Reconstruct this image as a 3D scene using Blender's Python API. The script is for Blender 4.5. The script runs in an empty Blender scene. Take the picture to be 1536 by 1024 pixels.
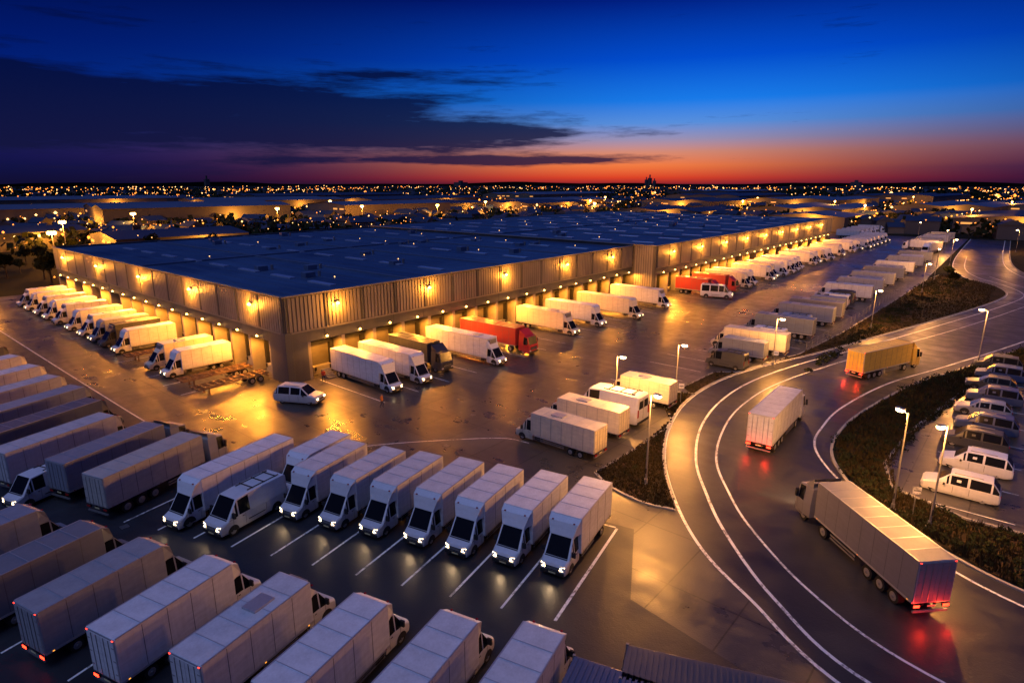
import bpy, bmesh, math, random
from mathutils import Vector, Matrix
random.seed(7)
R=math.radians
scene=bpy.context.scene
COL=scene.collection
def s2l(c):
    c=c/255.0
    return c/12.92 if c<=0.04045 else ((c+0.055)/1.055)**2.4
def rgb(r,g,b): return (s2l(r),s2l(g),s2l(b),1.0)

# ------------------------------------------------------------------ node helpers
class NT:
    def __init__(s,tree):
        s.t=tree; s.n=tree.nodes; s.l=tree.links
    def node(s,typ,**kw):
        n=s.n.new(typ)
        for k,v in kw.items(): setattr(n,k,v)
        return n
    def set(s,sock,v):
        if isinstance(v,bpy.types.NodeSocket): s.l.new(v,sock)
        else: sock.default_value=v
    def M(s,op,a,b=0.0,c=None,clamp=False):
        n=s.n.new('ShaderNodeMath'); n.operation=op; n.use_clamp=clamp
        s.set(n.inputs[0],a); s.set(n.inputs[1],b)
        if c is not None: s.set(n.inputs[2],c)
        return n.outputs[0]
    def mix(s,f,a,b,blend='MIX'):
        n=s.n.new('ShaderNodeMix'); n.data_type='RGBA'; n.blend_type=blend
        s.set(n.inputs[0],f); s.set(n.inputs[6],a); s.set(n.inputs[7],b)
        return n.outputs[2]
    def noise(s,vec,scale,detail=4,rough=0.55):
        n=s.n.new('ShaderNodeTexNoise'); n.inputs['Scale'].default_value=scale
        n.inputs['Detail'].default_value=detail; n.inputs['Roughness'].default_value=rough
        if vec is not None: s.l.new(vec,n.inputs['Vector'])
        return n.outputs[0]
    def ramp(s,f,stops,interp='LINEAR'):
        n=s.n.new('ShaderNodeValToRGB'); cr=n.color_ramp; cr.interpolation=interp
        while len(cr.elements)<len(stops): cr.elements.new(0.5)
        for e,(p,c) in zip(cr.elements,stops):
            e.position=p; e.color=c if not isinstance(c,(int,float)) else (c,c,c,1)
        s.set(n.inputs[0],f); return n.outputs[0]
    def scalevec(s,vec,sc):
        n=s.n.new('ShaderNodeMapping'); n.inputs['Scale'].default_value=sc
        s.l.new(vec,n.inputs['Vector']); return n.outputs[0]
    def bump(s,h,strength,dist=0.02):
        n=s.n.new('ShaderNodeBump'); n.inputs['Strength'].default_value=strength
        n.inputs['Distance'].default_value=dist; s.l.new(h,n.inputs['Height']); return n.outputs[0]
def newmat(name):
    m=bpy.data.materials.new(name); m.use_nodes=True
    t=NT(m.node_tree); b=m.node_tree.nodes['Principled BSDF']; return m,t,b
def simple(name,col,rough=0.5,metal=0.0,nscale=3.0,namt=0.25,bump=0.0,spec=0.5):
    m,t,b=newmat(name)
    co=t.node('ShaderNodeTexCoord').outputs['Object']
    nz=t.noise(co,nscale,5,0.6)
    f=t.M('MULTIPLY_ADD',nz,namt*2,1-namt)
    mul=t.mix(1.0,col if len(col)==4 else (*col,1),f,'MULTIPLY')
    t.set(b.inputs['Base Color'],mul)
    b.inputs['Metallic'].default_value=metal
    t.set(b.inputs['Roughness'],t.M('MULTIPLY_ADD',nz,0.2,rough-0.1))
    b.inputs['Specular IOR Level'].default_value=spec
    if bump>0: t.set(b.inputs['Normal'],t.bump(nz,bump))
    return m
def emis(name,col,st):
    m,t,b=newmat(name)
    b.inputs['Base Color'].default_value=(col[0]*.5,col[1]*.5,col[2]*.5,1)
    b.inputs['Emission Color'].default_value=(*col[:3],1)
    b.inputs['Emission Strength'].default_value=st
    try: m.cycles.emission_sampling='NONE'
    except Exception: pass
    return m
def paint(name,rough=0.4,dirt=0.25):
    m,t,b=newmat(name)
    oi=t.node('ShaderNodeObjectInfo')
    tc=t.node('ShaderNodeTexCoord').outputs['Object']
    nz=t.noise(t.scalevec(tc,(0.6,0.6,2.5)),1.6,6,0.65)
    n2=t.noise(t.scalevec(tc,(6,6,0.5)),1.3,3,0.5)
    sep=t.node('ShaderNodeSeparateXYZ'); t.l.new(tc,sep.inputs[0])
    low=t.M('SUBTRACT',1.0,t.M('DIVIDE',sep.outputs[2],1.6),clamp=True)
    d=t.M('ADD',t.M('MULTIPLY',nz,dirt*1.5),t.M('MULTIPLY',t.M('MULTIPLY',n2,0.7),dirt))
    d=t.M('ADD',t.M('SUBTRACT',d,dirt*0.75),t.M('MULTIPLY',low,0.35),clamp=True)
    d=t.M('ADD',d,t.M('MULTIPLY',oi.outputs['Random'],0.16),clamp=True)
    c=t.mix(d,oi.outputs['Color'],(0.09,0.09,0.10,1))
    t.set(b.inputs['Base Color'],c)
    t.set(b.inputs['Roughness'],t.M('MULTIPLY_ADD',nz,0.3,rough-0.1))
    return m
MAT={}
MAT['paint']=paint('vehicle_paint',0.32,0.22)
MAT['panel']=paint('box_panel',0.48,0.40)
MAT['glass']=simple('vehicle_glass',(0.008,0.009,0.012),0.14,0,2,0.1,0,.18)
MAT['black']=simple('black_plastic',(0.02,0.02,0.022),0.55,0,8,0.3,0,.25)
MAT['tyre']=simple('tyre_rubber',(0.018,0.018,0.018),0.8,0,20,0.3,0,.2)
MAT['rim']=simple('wheel_rim',(0.35,0.35,0.36),0.4,0.7,5,0.2)
MAT['metal']=simple('steel_frame',(0.25,0.25,0.27),0.45,0.6,6,0.3)
MAT['alu']=simple('aluminium_trim',(0.42,0.42,0.45),0.4,0.5,6,0.2)
MAT['seam']=simple('seam_dark',(0.09,0.09,0.1),0.7,0,6,0.2)
MAT['head_on']=emis('headlight_lit',(1,0.72,0.36),14)
MAT['head_off']=simple('headlight_glass',(0.5,0.5,0.52),0.12,0,6,0.1)
MAT['tail_on']=emis('tail_light_lit',(1,0.03,0.01),9)
MAT['tail_off']=simple('tail_light_glass',(0.3,0.01,0.01),0.25,0,6,0.1)
MAT['amber']=emis('marker_light',(1,0.35,0.03),2)
MAT['plate']=simple('number_plate',(0.6,0.55,0.3),0.5)

# ------------------------------------------------------------------ mesh builder
class MB:
    def __init__(s): s.v=[];s.f=[];s.m=[];s.mats=[]
    def mi(s,name):
        if name not in s.mats: s.mats.append(name)
        return s.mats.index(name)
    def face(s,pts,mat):
        i=len(s.v); s.v+= [tuple(p) for p in pts]; s.f.append(tuple(range(i,i+len(pts)))); s.m.append(s.mi(mat))
    def mesh_add(s,vs,fs,mat):
        i=len(s.v); s.v+=[tuple(v) for v in vs]; k=s.mi(mat)
        for f in fs: s.f.append(tuple(i+a for a in f)); s.m.append(k)
    def box(s,x0,x1,y0,y1,z0,z1,mat,M=None):
        vs=[Vector(p) for p in [(x0,y0,z0),(x1,y0,z0),(x1,y1,z0),(x0,y1,z0),(x0,y0,z1),(x1,y0,z1),(x1,y1,z1),(x0,y1,z1)]]
        if M is not None: vs=[M@v for v in vs]
        s.mesh_add(vs,[(0,3,2,1),(4,5,6,7),(0,1,5,4),(1,2,6,5),(2,3,7,6),(3,0,4,7)],mat)
    def cbox(s,x0,x1,y0,y1,z0,z1,mat,b=0.04):
        bm=bmesh.new(); bmesh.ops.create_cube(bm,size=1)
        for v in bm.verts: v.co=Vector((x0+(v.co.x+.5)*(x1-x0),y0+(v.co.y+.5)*(y1-y0),z0+(v.co.z+.5)*(z1-z0)))
        bmesh.ops.bevel(bm,geom=bm.edges[:],offset=b,segments=2,affect='EDGES',profile=0.6)
        bm.verts.index_update()
        s.mesh_add([v.co.copy() for v in bm.verts],[tuple(v.index for v in f.verts) for f in bm.faces],mat); bm.free()
    def cyl(s,p0,p1,r0,r1,n,mat,caps=True):
        p0=Vector(p0);p1=Vector(p1);d=(p1-p0).normalized()
        a=d.orthogonal().normalized();b=d.cross(a)
        vs=[]
        for p,r in ((p0,r0),(p1,r1)):
            for k in range(n):
                t=2*math.pi*k/n; vs.append(p+(a*math.cos(t)+b*math.sin(t))*r)
        fs=[(k,(k+1)%n,n+(k+1)%n,n+k) for k in range(n)]
        if caps: fs+= [tuple(range(n-1,-1,-1)),tuple(range(n,2*n))]
        s.mesh_add(vs,fs,mat)
    def ball(s,c,r,mat,sub=1,sq=(1,1,1)):
        bm=bmesh.new(); bmesh.ops.create_icosphere(bm,subdivisions=sub,radius=r); bm.verts.index_update()
        s.mesh_add([(c[0]+v.co.x*sq[0],c[1]+v.co.y*sq[1],c[2]+v.co.z*sq[2]) for v in bm.verts],[tuple(v.index for v in f.verts) for f in bm.faces],mat); bm.free()
    def inset(s,q,mat,k=0.88,off=0.012):
        q=[Vector(p) for p in q]; c=sum(q,Vector())/len(q)
        n=(q[1]-q[0]).cross(q[2]-q[0]).normalized()
        return s.face([c+(p-c)*k+n*off for p in q],mat)
    def mesh(s,name,smooth=False):
        me=bpy.data.meshes.new(name); me.from_pydata(s.v,[],s.f)
        for m in s.mats: me.materials.append(MAT[m])
        me.polygons.foreach_set('material_index',s.m)
        if smooth: me.polygons.foreach_set('use_smooth',[True]*len(s.f))
        me.update(); return me
def add(me,name,loc=(0,0,0),rz=0,color=None,parent=None,scale=None):
    o=bpy.data.objects.new(name,me); o.location=loc; o.rotation_euler=(0,0,rz)
    if color: o.color=(*color[:3],1)
    if scale: o.scale=(scale,)*3 if isinstance(scale,(int,float)) else scale
    COL.objects.link(o)
    if parent: o.parent=parent
    return o
def plight(name,loc,energy,col,rad,typ='POINT',rot=None,parent=None,spot=150,blend=.6):
    l=bpy.data.lights.new(name,typ); l.energy=energy; l.color=col; l.shadow_soft_size=rad
    if typ=='SPOT': l.spot_size=R(spot); l.spot_blend=blend
    o=bpy.data.objects.new(name,l); o.location=loc
    if rot: o.rotation_euler=rot
    COL.objects.link(o)
    if parent: o.parent=parent
    return o

# ------------------------------------------------------------------ vehicles
def loft(b,st,paintm,glass_side,glass_top):
    rings=[]
    for (x,zb,zm,zl,zt,wb,w,wt) in st:
        rings.append([Vector(p) for p in [(x,wb,zb),(x,w,zm),(x,w,zl),(x,wt,zt-0.04),(x,wt-0.09,zt),(x,-(wt-0.09),zt),(x,-wt,zt-0.04),(x,-w,zl),(x,-w,zm),(x,-wb,zb)]])
    for i in range(len(st)-1):
        A=rings[i];B=rings[i+1]
        for k in range(9):
            q=[A[k],A[k+1],B[k+1],B[k]]
            b.face(q,paintm)
            nrm=(q[1]-q[0]).cross(q[2]-q[0])
            if k in (2,6) and i in glass_side:
                c=sum(q,Vector())/4
                qq=q if nrm.dot(Vector((0,c.y,0)))>0 else q[::-1]
                b.inset(qq,'glass',0.88,0.012)
            if k==4 and i in glass_top:
                qq=q
                if (q[1]-q[0]).cross(q[2]-q[0]).z<0: qq=q[::-1]
                b.inset([Vector(p) for p in qq],'glass',0.97,0.014)
        b.face([A[0],B[0],B[9],A[9]],'black')
    b.face(rings[0][::-1],paintm); b.face(rings[-1],paintm)
def wheel(b,x,y,r,w):
    sg=1 if y>0 else -1
    b.cyl((x,y-sg*w,r),(x,y,r),r,r,18,'tyre')
    b.cyl((x,y,r),(x,y+sg*0.012,r),r*0.62,r*0.58,14,'rim')
    b.cyl((x,y+sg*0.012,r),(x,y+sg*0.05,r),r*0.2,r*0.16,8,'metal')
def arch(b,x,y,r):
    sg=1 if y>0 else -1
    n=12; pts=[(x+math.cos(math.pi*k/n)*r,y+sg*0.008,r*0.86+math.sin(math.pi*k/n)*r-0.03) for k in range(n+1)]
    b.face(pts if sg<0 else pts[::-1],'black')
VC={}
def van_nose(b,W=1.0):
    return [(0.0,.38,.55,.74,.86,.80*W,.84*W,.78*W),
        (-.10,.30,.5,.86,1.04,.90*W,.94*W,.86*W),
        (-.66,.30,.5,1.12,1.24,.96*W,1.0*W,.94*W),
        (-1.46,.32,.5,1.22,2.42,.98*W,1.0*W,.88*W),
        (-2.35,.32,.5,1.22,2.5,.98*W,1.0*W,.88*W)]
def nose_details(b,W,head):
    b.box(-.04,.025,-.50*W,.50*W,.60,.88,'black')
    for z in (.70,.76,.82): b.box(.02,.034,-.42*W,.42*W,z-.01,z+.008,'alu')
    b.box(-.08,.05,-.86*W,.86*W,.32,.56,'black')
    b.box(.05,.06,-.26,.26,.40,.50,'plate')
    for s in (-1,1):
        q=[Vector((.012,s*.52*W,.70)),Vector((-.03,s*.82*W,.70)),Vector((-.12,s*.88*W,.98)),Vector((-.03,s*.58*W,.92))]
        q=[p+Vector((.03,0,0)) for p in q]
        n=(q[1]-q[0]).cross(q[2]-q[0])
        if n.x<0:q=q[::-1]
        b.face(q,head)
        b.box(-1.05,-.93,1.0*W if s>0 else -1.28*W,1.28*W if s>0 else -1.0*W,1.30,1.68,'black')
        b.box(-1.02,-1.0,s*1.004*W-.004,s*1.004*W+.004,.45,1.2,'seam')
        b.box(-2.0,-1.98,s*1.004*W-.004,s*1.004*W+.004,.45,1.2,'seam')
        b.box(-1.9,-1.74,s*1.01*W-.01,s*1.01*W+.01,1.08,1.12,'black')
    b.box(-.64,-.56,-.84*W,.84*W,1.20,1.245,'black')
def box_body(b,xf,xr,W,z0,z1,tail):
    b.cbox(xr,xf,-W,W,z0,z1,'panel',0.045)
    b.box(xr+.02,xf-.02,-W-.012,-W+.01,z0-.02,z0+.12,'alu'); b.box(xr+.02,xf-.02,W-.01,W+.012,z0-.02,z0+.12,'alu')
    n=max(3,int((xf-xr)/1.25))
    for i in range(1,n):
        x=xr+(xf-xr)*i/n
        for s in (-1,1): b.box(x-.014,x+.014,s*W-.006,s*W+.006,z0+.13,z1-.09,'seam')
        b.box(x-.02,x+.02,-W+.08,W-.08,z1-.004,z1+.012,'alu')
    for s in (-1,1):
        b.box(xr+.05,xf-.05,s*(W-.03)-.035,s*(W-.03)+.035,z1-.02,z1+.018,'alu')
        for k in range(3):
            x=xr+.4+(xf-xr-.8)*k/2; b.box(x-.05,x+.05,s*(W+.012)-.008,s*(W+.012)+.008,z0+.02,z0+.07,'amber' if tail=='tail_on' else 'tail_off')
    b.box(xr-.03,xr+.01,-W+.03,W-.03,z0+.02,z1-.03,'alu')
    for s in (-1,1):
        a,c=(.012,W-.1) if s>0 else (-W+.1,-.012)
        b.box(xr-.045,xr-.02,a,c,z0+.1,z1-.12,'panel')
        for yy in (.25,.6):
            b.cyl((xr-.06,s*yy*W,z0+.1),(xr-.06,s*yy*W,z1-.15),.018,.018,6,'metal')
        for zz in (.2,.5,.8):
            z=z0+(z1-z0)*zz; b.box(xr-.06,xr-.03,s*(W-.2)-.09,s*(W-.2)+.09,z-.02,z+.02,'metal')
        b.box(xr-.07,xr+.05,s*(W-.28)-.22,s*(W-.28)+.22,z0-.28,z0-.08,'black')
        b.box(xr-.085,xr-.07,s*(W-.28)-.2,s*(W-.28)+.2,z0-.26,z0-.10,tail)
        b.box(xr-.05,xr-.045,s*(W-.12)-.05,s*(W-.12)+.05,z1-.1,z1-.05,tail)
    b.box(xr-.06,xr+.06,-W+.1,W-.1,.48,.60,'metal')
    b.box(xr-.07,xr-.06,-.26,.26,z0-.24,z0-.13,'plate')
    for s in (-1,1): b.box(xr+.1,xf+.3,s*.42-.05,s*.42+.05,z0-.26,z0-.02,'black')
    for i in range(n):
        x=xr+.3+(xf-xr-.6)*i/n; b.box(x-.04,x+.04,-W+.08,W-.08,z0-.1,z0-.02,'black')
def box_truck_mesh(L=8.2,H=3.5,head='head_on',tail='tail_off',style=0):
    key=('bt',L,H,head,tail,style)
    if key in VC: return VC[key]
    b=MB(); W=1.0
    st=van_nose(b)
    loft(b,st,'paint',(2,3),(2,))
    nose_details(b,W,head)
    BW=1.19; xf=-2.2; xr=-L; z0=.92
    box_body(b,xf,xr,BW,z0,H,tail)
    if style==0:
        q=[(-1.44,.86,2.44),(-1.44,-.86,2.44),(-1.75,-1.1,H-.30),(-1.75,1.1,H-.30)]
    else:
        q=[(-1.52,.82,2.46),(-1.52,-.82,2.46),(-2.0,-1.0,H-.62),(-2.0,1.0,H-.62)]
    hh=H-.03 if style==0 else H-.4
    t=[(xf-.02,1.15,hh),(xf-.02,-1.15,hh)]
    lo=[(xf-.02,1.15,2.46),(xf-.02,-1.15,2.46)]
    b.face([q[0],q[3],q[2],q[1]],'paint'); b.face([q[3],t[0],t[1],q[2]],'paint')
    b.face([q[0],lo[0],t[0],q[3]],'paint'); b.face([q[1],q[2],t[1],lo[1]],'paint'); b.face([q[0],q[1],lo[1],lo[0]],'paint')
    for s in (-.8,.8): b.box(-1.80,-1.70,s-.06,s+.06,hh-.24,hh-.19,'tail_off')
    r=.37 if L<10 else .46
    wheel(b,-.95,.98,r,.26); wheel(b,-.95,-.98,r,.26); arch(b,-.95,1.0,r+.09); arch(b,-.95,-1.0,r+.09)
    for xx in ([xr+1.9] if L<9 else [xr+1.6,xr+2.75]):
        for s in (-1,1): wheel(b,xx,s*1.12,r,.5); b.box(xx-r-.1,xx+r+.1,s*1.12-.03,s*1.12+.03,z0-.12,z0-.04,'black')
    for s in (-1,1):
        b.box(xr+3.5,xf-.4,s*1.1-.02,s*1.1+.02,.45,.55,'metal'); b.box(xr+3.5,xf-.4,s*1.1-.02,s*1.1+.02,.65,.73,'metal')
        b.box(xf-1.2,xf-.5,s*.95-.17,s*.95+.17,.42,.86,'black')
    if style==1:
        b.cbox(xf+.0,xf+.32,-.7,.7,H-1.0,H-.2,'metal',.05)
        b.cbox(xf-3.4,xf-2.0,-.5,.5,H-.02,H+.12,'alu',.04)
    me=b.mesh('box_truck_mesh'); VC[key]=me; return me
def lorry_mesh(L=12,H=3.9,head='head_off',tail='tail_on'):
    key=('lo',L,H,head,tail)
    if key in VC: return VC[key]
    b=MB(); W=1.2
    st=[(0,.4,.7,1.35,1.45,1.05,1.12,1.05),(-.12,.35,.6,1.5,1.62,1.14,1.2,1.12),(-.42,.35,.6,1.55,2.85,1.18,1.22,1.1),(-1.2,.35,.6,1.55,2.98,1.18,1.22,1.1),(-2.1,.6,.7,1.6,3.0,1.18,1.22,1.1)]
    loft(b,st,'paint',(2,),(1,))
    b.box(-.05,.04,-.8,.8,.85,1.3,'black'); b.box(-.1,.06,-1.1,1.1,.4,.62,'black')
    for z in (.95,1.05,1.15): b.box(.035,.05,-.75,.75,z-.012,z+.012,'alu')
    for s in (-1,1):
        b.box(-.04,.07,s*.92-.16,s*.92+.16,.66,.84,head)
        b.box(-.5,-.32,s*1.36-.1,s*1.36+.1,1.7,2.35,'black')
        b.box(-1.15,-1.13,s*1.224-.004,s*1.224+.004,.7,2.6,'seam')
        b.box(-.4,-.38,s*1.224-.004,s*1.224+.004,.7,1.5,'seam')
    b.face([(-.9,1.0,2.99),(-2.05,1.1,H-.15),(-2.05,-1.1,H-.15),(-.9,-1.0,2.99)],'paint')
    b.face([(-.9,1.0,2.99),(-2.05,1.1,3.0),(-2.05,1.1,H-.15)],'paint'); b.face([(-.9,-1.0,2.99),(-2.05,-1.1,H-.15),(-2.05,-1.1,3.0)],'paint')
    box_body(b,-2.75,-L,1.26,1.12,H,tail)
    b.box(-3.2,-2.1,-.5,.5,.6,1.0,'black')
    for s in (-1,1):
        wheel(b,-1.25,s*1.18,.5,.3); arch(b,-1.25,s*1.2,.58)
        wheel(b,-3.9,s*1.2,.5,.5)
        for k in range(3 if L>11.5 else 2): wheel(b,-L+1.6+1.25*k,s*1.2,.48,.45)
        b.box(-L+5.4,-4.8,s*1.2-.02,s*1.2+.02,.5,.62,'metal');b.box(-L+5.4,-4.8,s*1.2-.02,s*1.2+.02,.75,.87,'metal')
        b.box(-L+.3,-L+4.8,s*1.2-.02,s*1.2+.02,1.0,1.06,'black')
    me=b.mesh('lorry_mesh'); VC[key]=me; return me
def cargo_van_mesh(head='head_on',tail='tail_off',windows=False):
    key=('cv',head,tail,windows)
    if key in VC: return VC[key]
    b=MB(); st=van_nose(b)
    st=st[:4]+[(-2.45,.32,.5,1.22,2.5,.98,1.0,.86),(-4.0,.32,.5,1.22,2.52,.98,1.0,.86),(-5.55,.34,.5,1.22,2.5,.98,1.0,.86),(-5.7,.4,.55,1.22,2.38,.94,.96,.82)]
    loft(b,st,'paint',(2,3,4,5) if windows else (2,3),(2,))
    nose_details(b,1.0,head)
    for s in (-1,1):
        for x in (-.95,-4.6): wheel(b,x,s*.99,.36,.26); arch(b,x,s*1.0,.44)
        b.box(-5.74,-5.68,s*.84-.07,s*.84+.07,.9,1.5,tail)
        b.box(-3.6,-2.2,s*1.006-.01,s*1.006+.01,.62,.68,'black'); b.box(-3.72,-3.7,s*1.004-.004,s*1.004+.004,.45,1.2,'seam')
        b.box(-5.3,-2.6,s*.6-.02,s*.6+.02,2.52,2.58,'black')
    for x in (-3,-4,-5): b.box(x-.03,x+.03,-.7,.7,2.55,2.60,'black')
    b.box(-5.78,-5.66,-.9,.9,.36,.52,'black'); b.box(-5.715,-5.7,-.01,.01,.6,2.2,'seam')
    b.face([(-5.72,-.74,1.5),(-5.72,-.08,1.5),(-5.72,-.08,2.12),(-5.72,-.68,2.12)][::-1],'glass')
    b.face([(-5.72,.08,1.5),(-5.72,.74,1.5),(-5.72,.68,2.12),(-5.72,.08,2.12)][::-1],'glass')
    me=b.mesh('cargo_van_mesh'); VC[key]=me; return me
def car_mesh(head='head_off',kind='estate'):
    key=('car',head,kind)
    if key in VC: return VC[key]
    b=MB()
    if kind=='estate':
        st=[(0,.28,.42,.6,.68,.66,.74,.7),(-.14,.22,.4,.7,.80,.8,.86,.8),(-1.15,.2,.4,.9,.98,.86,.9,.84),(-1.9,.2,.4,.94,1.5,.86,.9,.66),(-2.7,.2,.4,.95,1.56,.86,.9,.67),(-3.8,.2,.4,.95,1.54,.86,.9,.66),(-4.3,.25,.42,.95,1.08,.84,.88,.8),(-4.42,.35,.5,.8,.86,.76,.8,.74)]
        loft(b,st,'paint',(2,3,4,5),(2,5)); wx=(-.85,-3.5); L=4.42; top=1.56
    else:
        st=[(0,.3,.45,.68,.78,.7,.78,.74),(-.14,.24,.42,.8,.92,.84,.9,.84),(-.95,.22,.42,.98,1.08,.9,.94,.86),(-1.75,.22,.42,1.02,1.78,.9,.94,.74),(-2.9,.22,.42,1.02,1.84,.9,.94,.76),(-4.3,.22,.42,1.02,1.8,.9,.94,.75),(-4.75,.3,.45,1.0,1.2,.86,.9,.82),(-4.85,.36,.5,.8,.9,.8,.84,.8)]
        loft(b,st,'paint',(2,3,4,5),(2,5)); wx=(-.9,-3.85); L=4.85; top=1.84
    for s in (-1,1):
        for x in wx: wheel(b,x,s*.9,.33,.22); arch(b,x,s*.91,.4)
        b.box(-.12,.03,s*.66-.13,s*.66+.13,.6,.72,head); b.box(-L-.02,-L+.1,s*.7-.1,s*.7+.1,.78,.95,'tail_off')
        b.box(-1.5,-1.36,s*1.0-.09,s*1.0+.09,.95,1.08,'black'); b.box(-3.7,-1.95,s*.56-.02,s*.56+.02,top-.01,top+.05,'alu')
        for x in (-2.0,-3.0): b.box(x-.012,x+.012,s*.915*(1 if kind=='estate' else 1.04)-.006,s*.915*(1 if kind=='estate' else 1.04)+.006,.42,.95,'seam')
    b.box(-.02,.02,-.4,.4,.5,.64,'black'); b.box(-.05,.04,-.7,.7,.26,.38,'black'); b.box(-L-.03,-L+.05,-.7,.7,.32,.46,'black'); b.box(-L-.03,-L,-.25,.25,.6,.7,'plate')
    me=b.mesh('car_mesh'); VC[key]=me; return me
WHITE=(.80,.81,.86); RED=(.5,.015,.012); DARK=(.03,.035,.045); GREY=(.25,.28,.36); BLUE=(.04,.08,.22); SILV=(.40,.42,.47); CREAM=(.78,.7,.55)
def put(me,name,x,y,hd,color=WHITE,scale=None,jit=1.0):
    v=random.uniform(.86,1.0); color=tuple(c*v for c in color)
    return add(me,name,(x,y,0.03),R(hd+random.uniform(-jit,jit)),color,scale=scale)
def BT(x,y,hd,L=8.2,H=3.5,head='head_on',tail='tail_off',color=WHITE,style=0,**k): return put(box_truck_mesh(L,H,head,tail,style),'box_truck',x,y,hd,color,**k)
def LO(x,y,hd,L=12,H=3.9,head='head_off',tail='tail_off',color=WHITE,**k): return put(lorry_mesh(L,H,head,tail),'lorry',x,y,hd,color,**k)
def CV(x,y,hd,head='head_off',windows=False,color=WHITE,**k): return put(cargo_van_mesh(head,'tail_off',windows),'cargo_van',x,y,hd,color,**k)
def CAR(x,y,hd,kind='estate',head='head_off',color=SILV,**k): return put(car_mesh(head,kind),'parked_car',x,y,hd,color,**k)
HL=(1,.66,.34)
def beams(o,e=90): plight('headlight_beam',(.35,0,.8),e,HL,.12,'SPOT',(R(76),0,R(-90)),o,120)
FR=[(-10.5,-51.3),(-11.8,-48.0),(-13.2,-44.7),(-14.3,-41.4),(-15.7,-37.9),(-17.1,-34.6),(-18.3,-31.0)]
for (x,y) in FR: beams(BT(x,y,192.5,L=8.4,H=3.6))
beams(CV(-23.3,-28.9,192.5,head='head_on',scale=1.12))
BT(-16.6,-27.3,192.5,L=7.4,H=3.3,head='head_off')
beams(BT(-24.9,-25.4,192.5,L=11.5,H=3.6))
NR=[(-30.2,-20.4,'tail_off',GREY,0),(-28.0,-26.4,'tail_on',(.18,.19,.23),0),(-26.2,-31.8,'tail_on',SILV,0),(-24.3,-37.0,'tail_on',WHITE,0),(-22.2,-42.2,'tail_on',WHITE,1),(-20.5,-47.2,'tail_off',WHITE,0),(-18.3,-52.0,'tail_off',WHITE,0),(-16.1,-56.0,'tail_off',WHITE,0)]
for (x,y,t,c,s) in NR: BT(x,y,14,L=9.4,H=3.6,head='head_off',tail=t,color=c,style=s)
for i,(x,y,c) in enumerate([(-16.4,-15.4,(.5,.5,.48)),(-17.6,-10.0,(.25,.28,.36)),(-20.2,-4.0,(.6,.62,.68)),(-19.6,2.2,(.08,.11,.18)),(-19.3,8.6,(.3,.35,.45)),(-19.9,15.4,(.6,.63,.7)),(-20.2,22.5,WHITE),(-20.6,30,WHITE),(-21,38,(.1,.12,.16))]):
    if i in (1,0): LO(x,y,18,L=12,H=3.7,color=c)
    else: BT(x,y,18,L=12,H=3.7,head='head_off',color=c)
CV(-32.2,-12.2,198,head='head_on'); CV(-21,46,20); CV(-22,54,20,color=SILV)
for i,(y,c,h) in enumerate([(15.9,WHITE,1),(21.6,CREAM,0),(35.1,WHITE,1),(41.2,DARK,0),(46.2,SILV,1),(52,WHITE,1),(59,WHITE,1),(67.2,WHITE,0),(73.5,WHITE,1),(80,WHITE,1),(87,WHITE,1),(93.5,WHITE,0)]):
    BT(-9.7,y,180,L=9.2,H=3.6,head='head_on' if h else 'head_off',color=c,style=i%2)
for i,(x,yf,c,k) in enumerate([(7.3,-13.4,WHITE,0),(12.2,-13.6,WHITE,0),(17.6,-11.8,DARK,1),(25.2,-15.6,WHITE,0),(33,-15.2,RED,1),(47.5,-13.4,CREAM,0),(56.5,-13.3,WHITE,0),(67.1,-15.2,CREAM,0),(80.5,-14.6,WHITE,0)]):
    if k: LO(x,yf,-90,L=-yf-.4,H=4.0,head='head_off',color=c)
    else: BT(x,yf,-90,L=-yf-.4,H=3.9,color=c,style=1 if i in (3,5,8) else 0)
LO(101,-17.4,-90,L=11,H=4,color=RED); LO(110,-18,-90,L=11.5,H=4,color=RED)
x=118
while x<240:
    if random.random()<.93: BT(x,-18.5+random.choice([-.5,0,.5]),-90,L=12,H=3.9,head=random.choice(['head_on','head_off']),color=random.choice([WHITE,WHITE,CREAM]))
    x+=random.choice([5.6,6.2,7,11])
for x in (250,257,264,272,281,290): BT(x,-20,-90,L=11,H=3.8,color=WHITE)
for x in (256,264,272,288,297,312): LO(x,-30,92,L=12,H=3.9,color=random.choice([WHITE,SILV,GREY]))
CAR(-1.2,-9.3,-62,'mpv',head='head_on',color=(.6,.63,.68),scale=1.2)
CV(100.8,-20.3,-72,head='head_on',windows=True,scale=1.25)
for (x,y,L,c) in [(7.2,-33.9,9.8,CREAM),(12.6,-33.2,9.8,CREAM),(17.4,-33.4,9.6,WHITE),(24.3,-34.2,8.6,CREAM)]:
    BT(x,y,92,L=L,H=3.3,head='head_off',color=c,style=1) if x!=17.4 else CV(x,y-1,92,scale=1.45)
for (x,k,c) in [(46,2,DARK),(51.5,1,GREY),(57,0,CREAM),(63.5,3,WHITE),(71.2,0,(.2,.24,.3)),(77.5,3,(.3,.34,.42)),(84.2,0,GREY),(91,0,(.2,.2,.24)),(99,1,GREY),(106,3,WHITE),(111,3,DARK),(117,0,WHITE),(123,3,WHITE),(129,0,SILV),(136,1,GREY),(143,0,SILV),(150,3,WHITE),(157,0,GREY),(165,1,SILV),(173,0,WHITE),(182,3,DARK),(191,0,SILV),(200,1,WHITE),(210,0,GREY)]:
    if k==0: BT(x,-34,91,L=11.8,H=3.6,head='head_off',color=c,style=1)
    elif k==1: BT(x,-36,91,L=8.4,H=3.2,head='head_off',color=c)
    elif k==2: CV(x,-38,88,color=c)
    else: CV(x,-37,91,color=c,scale=1.15)
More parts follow.
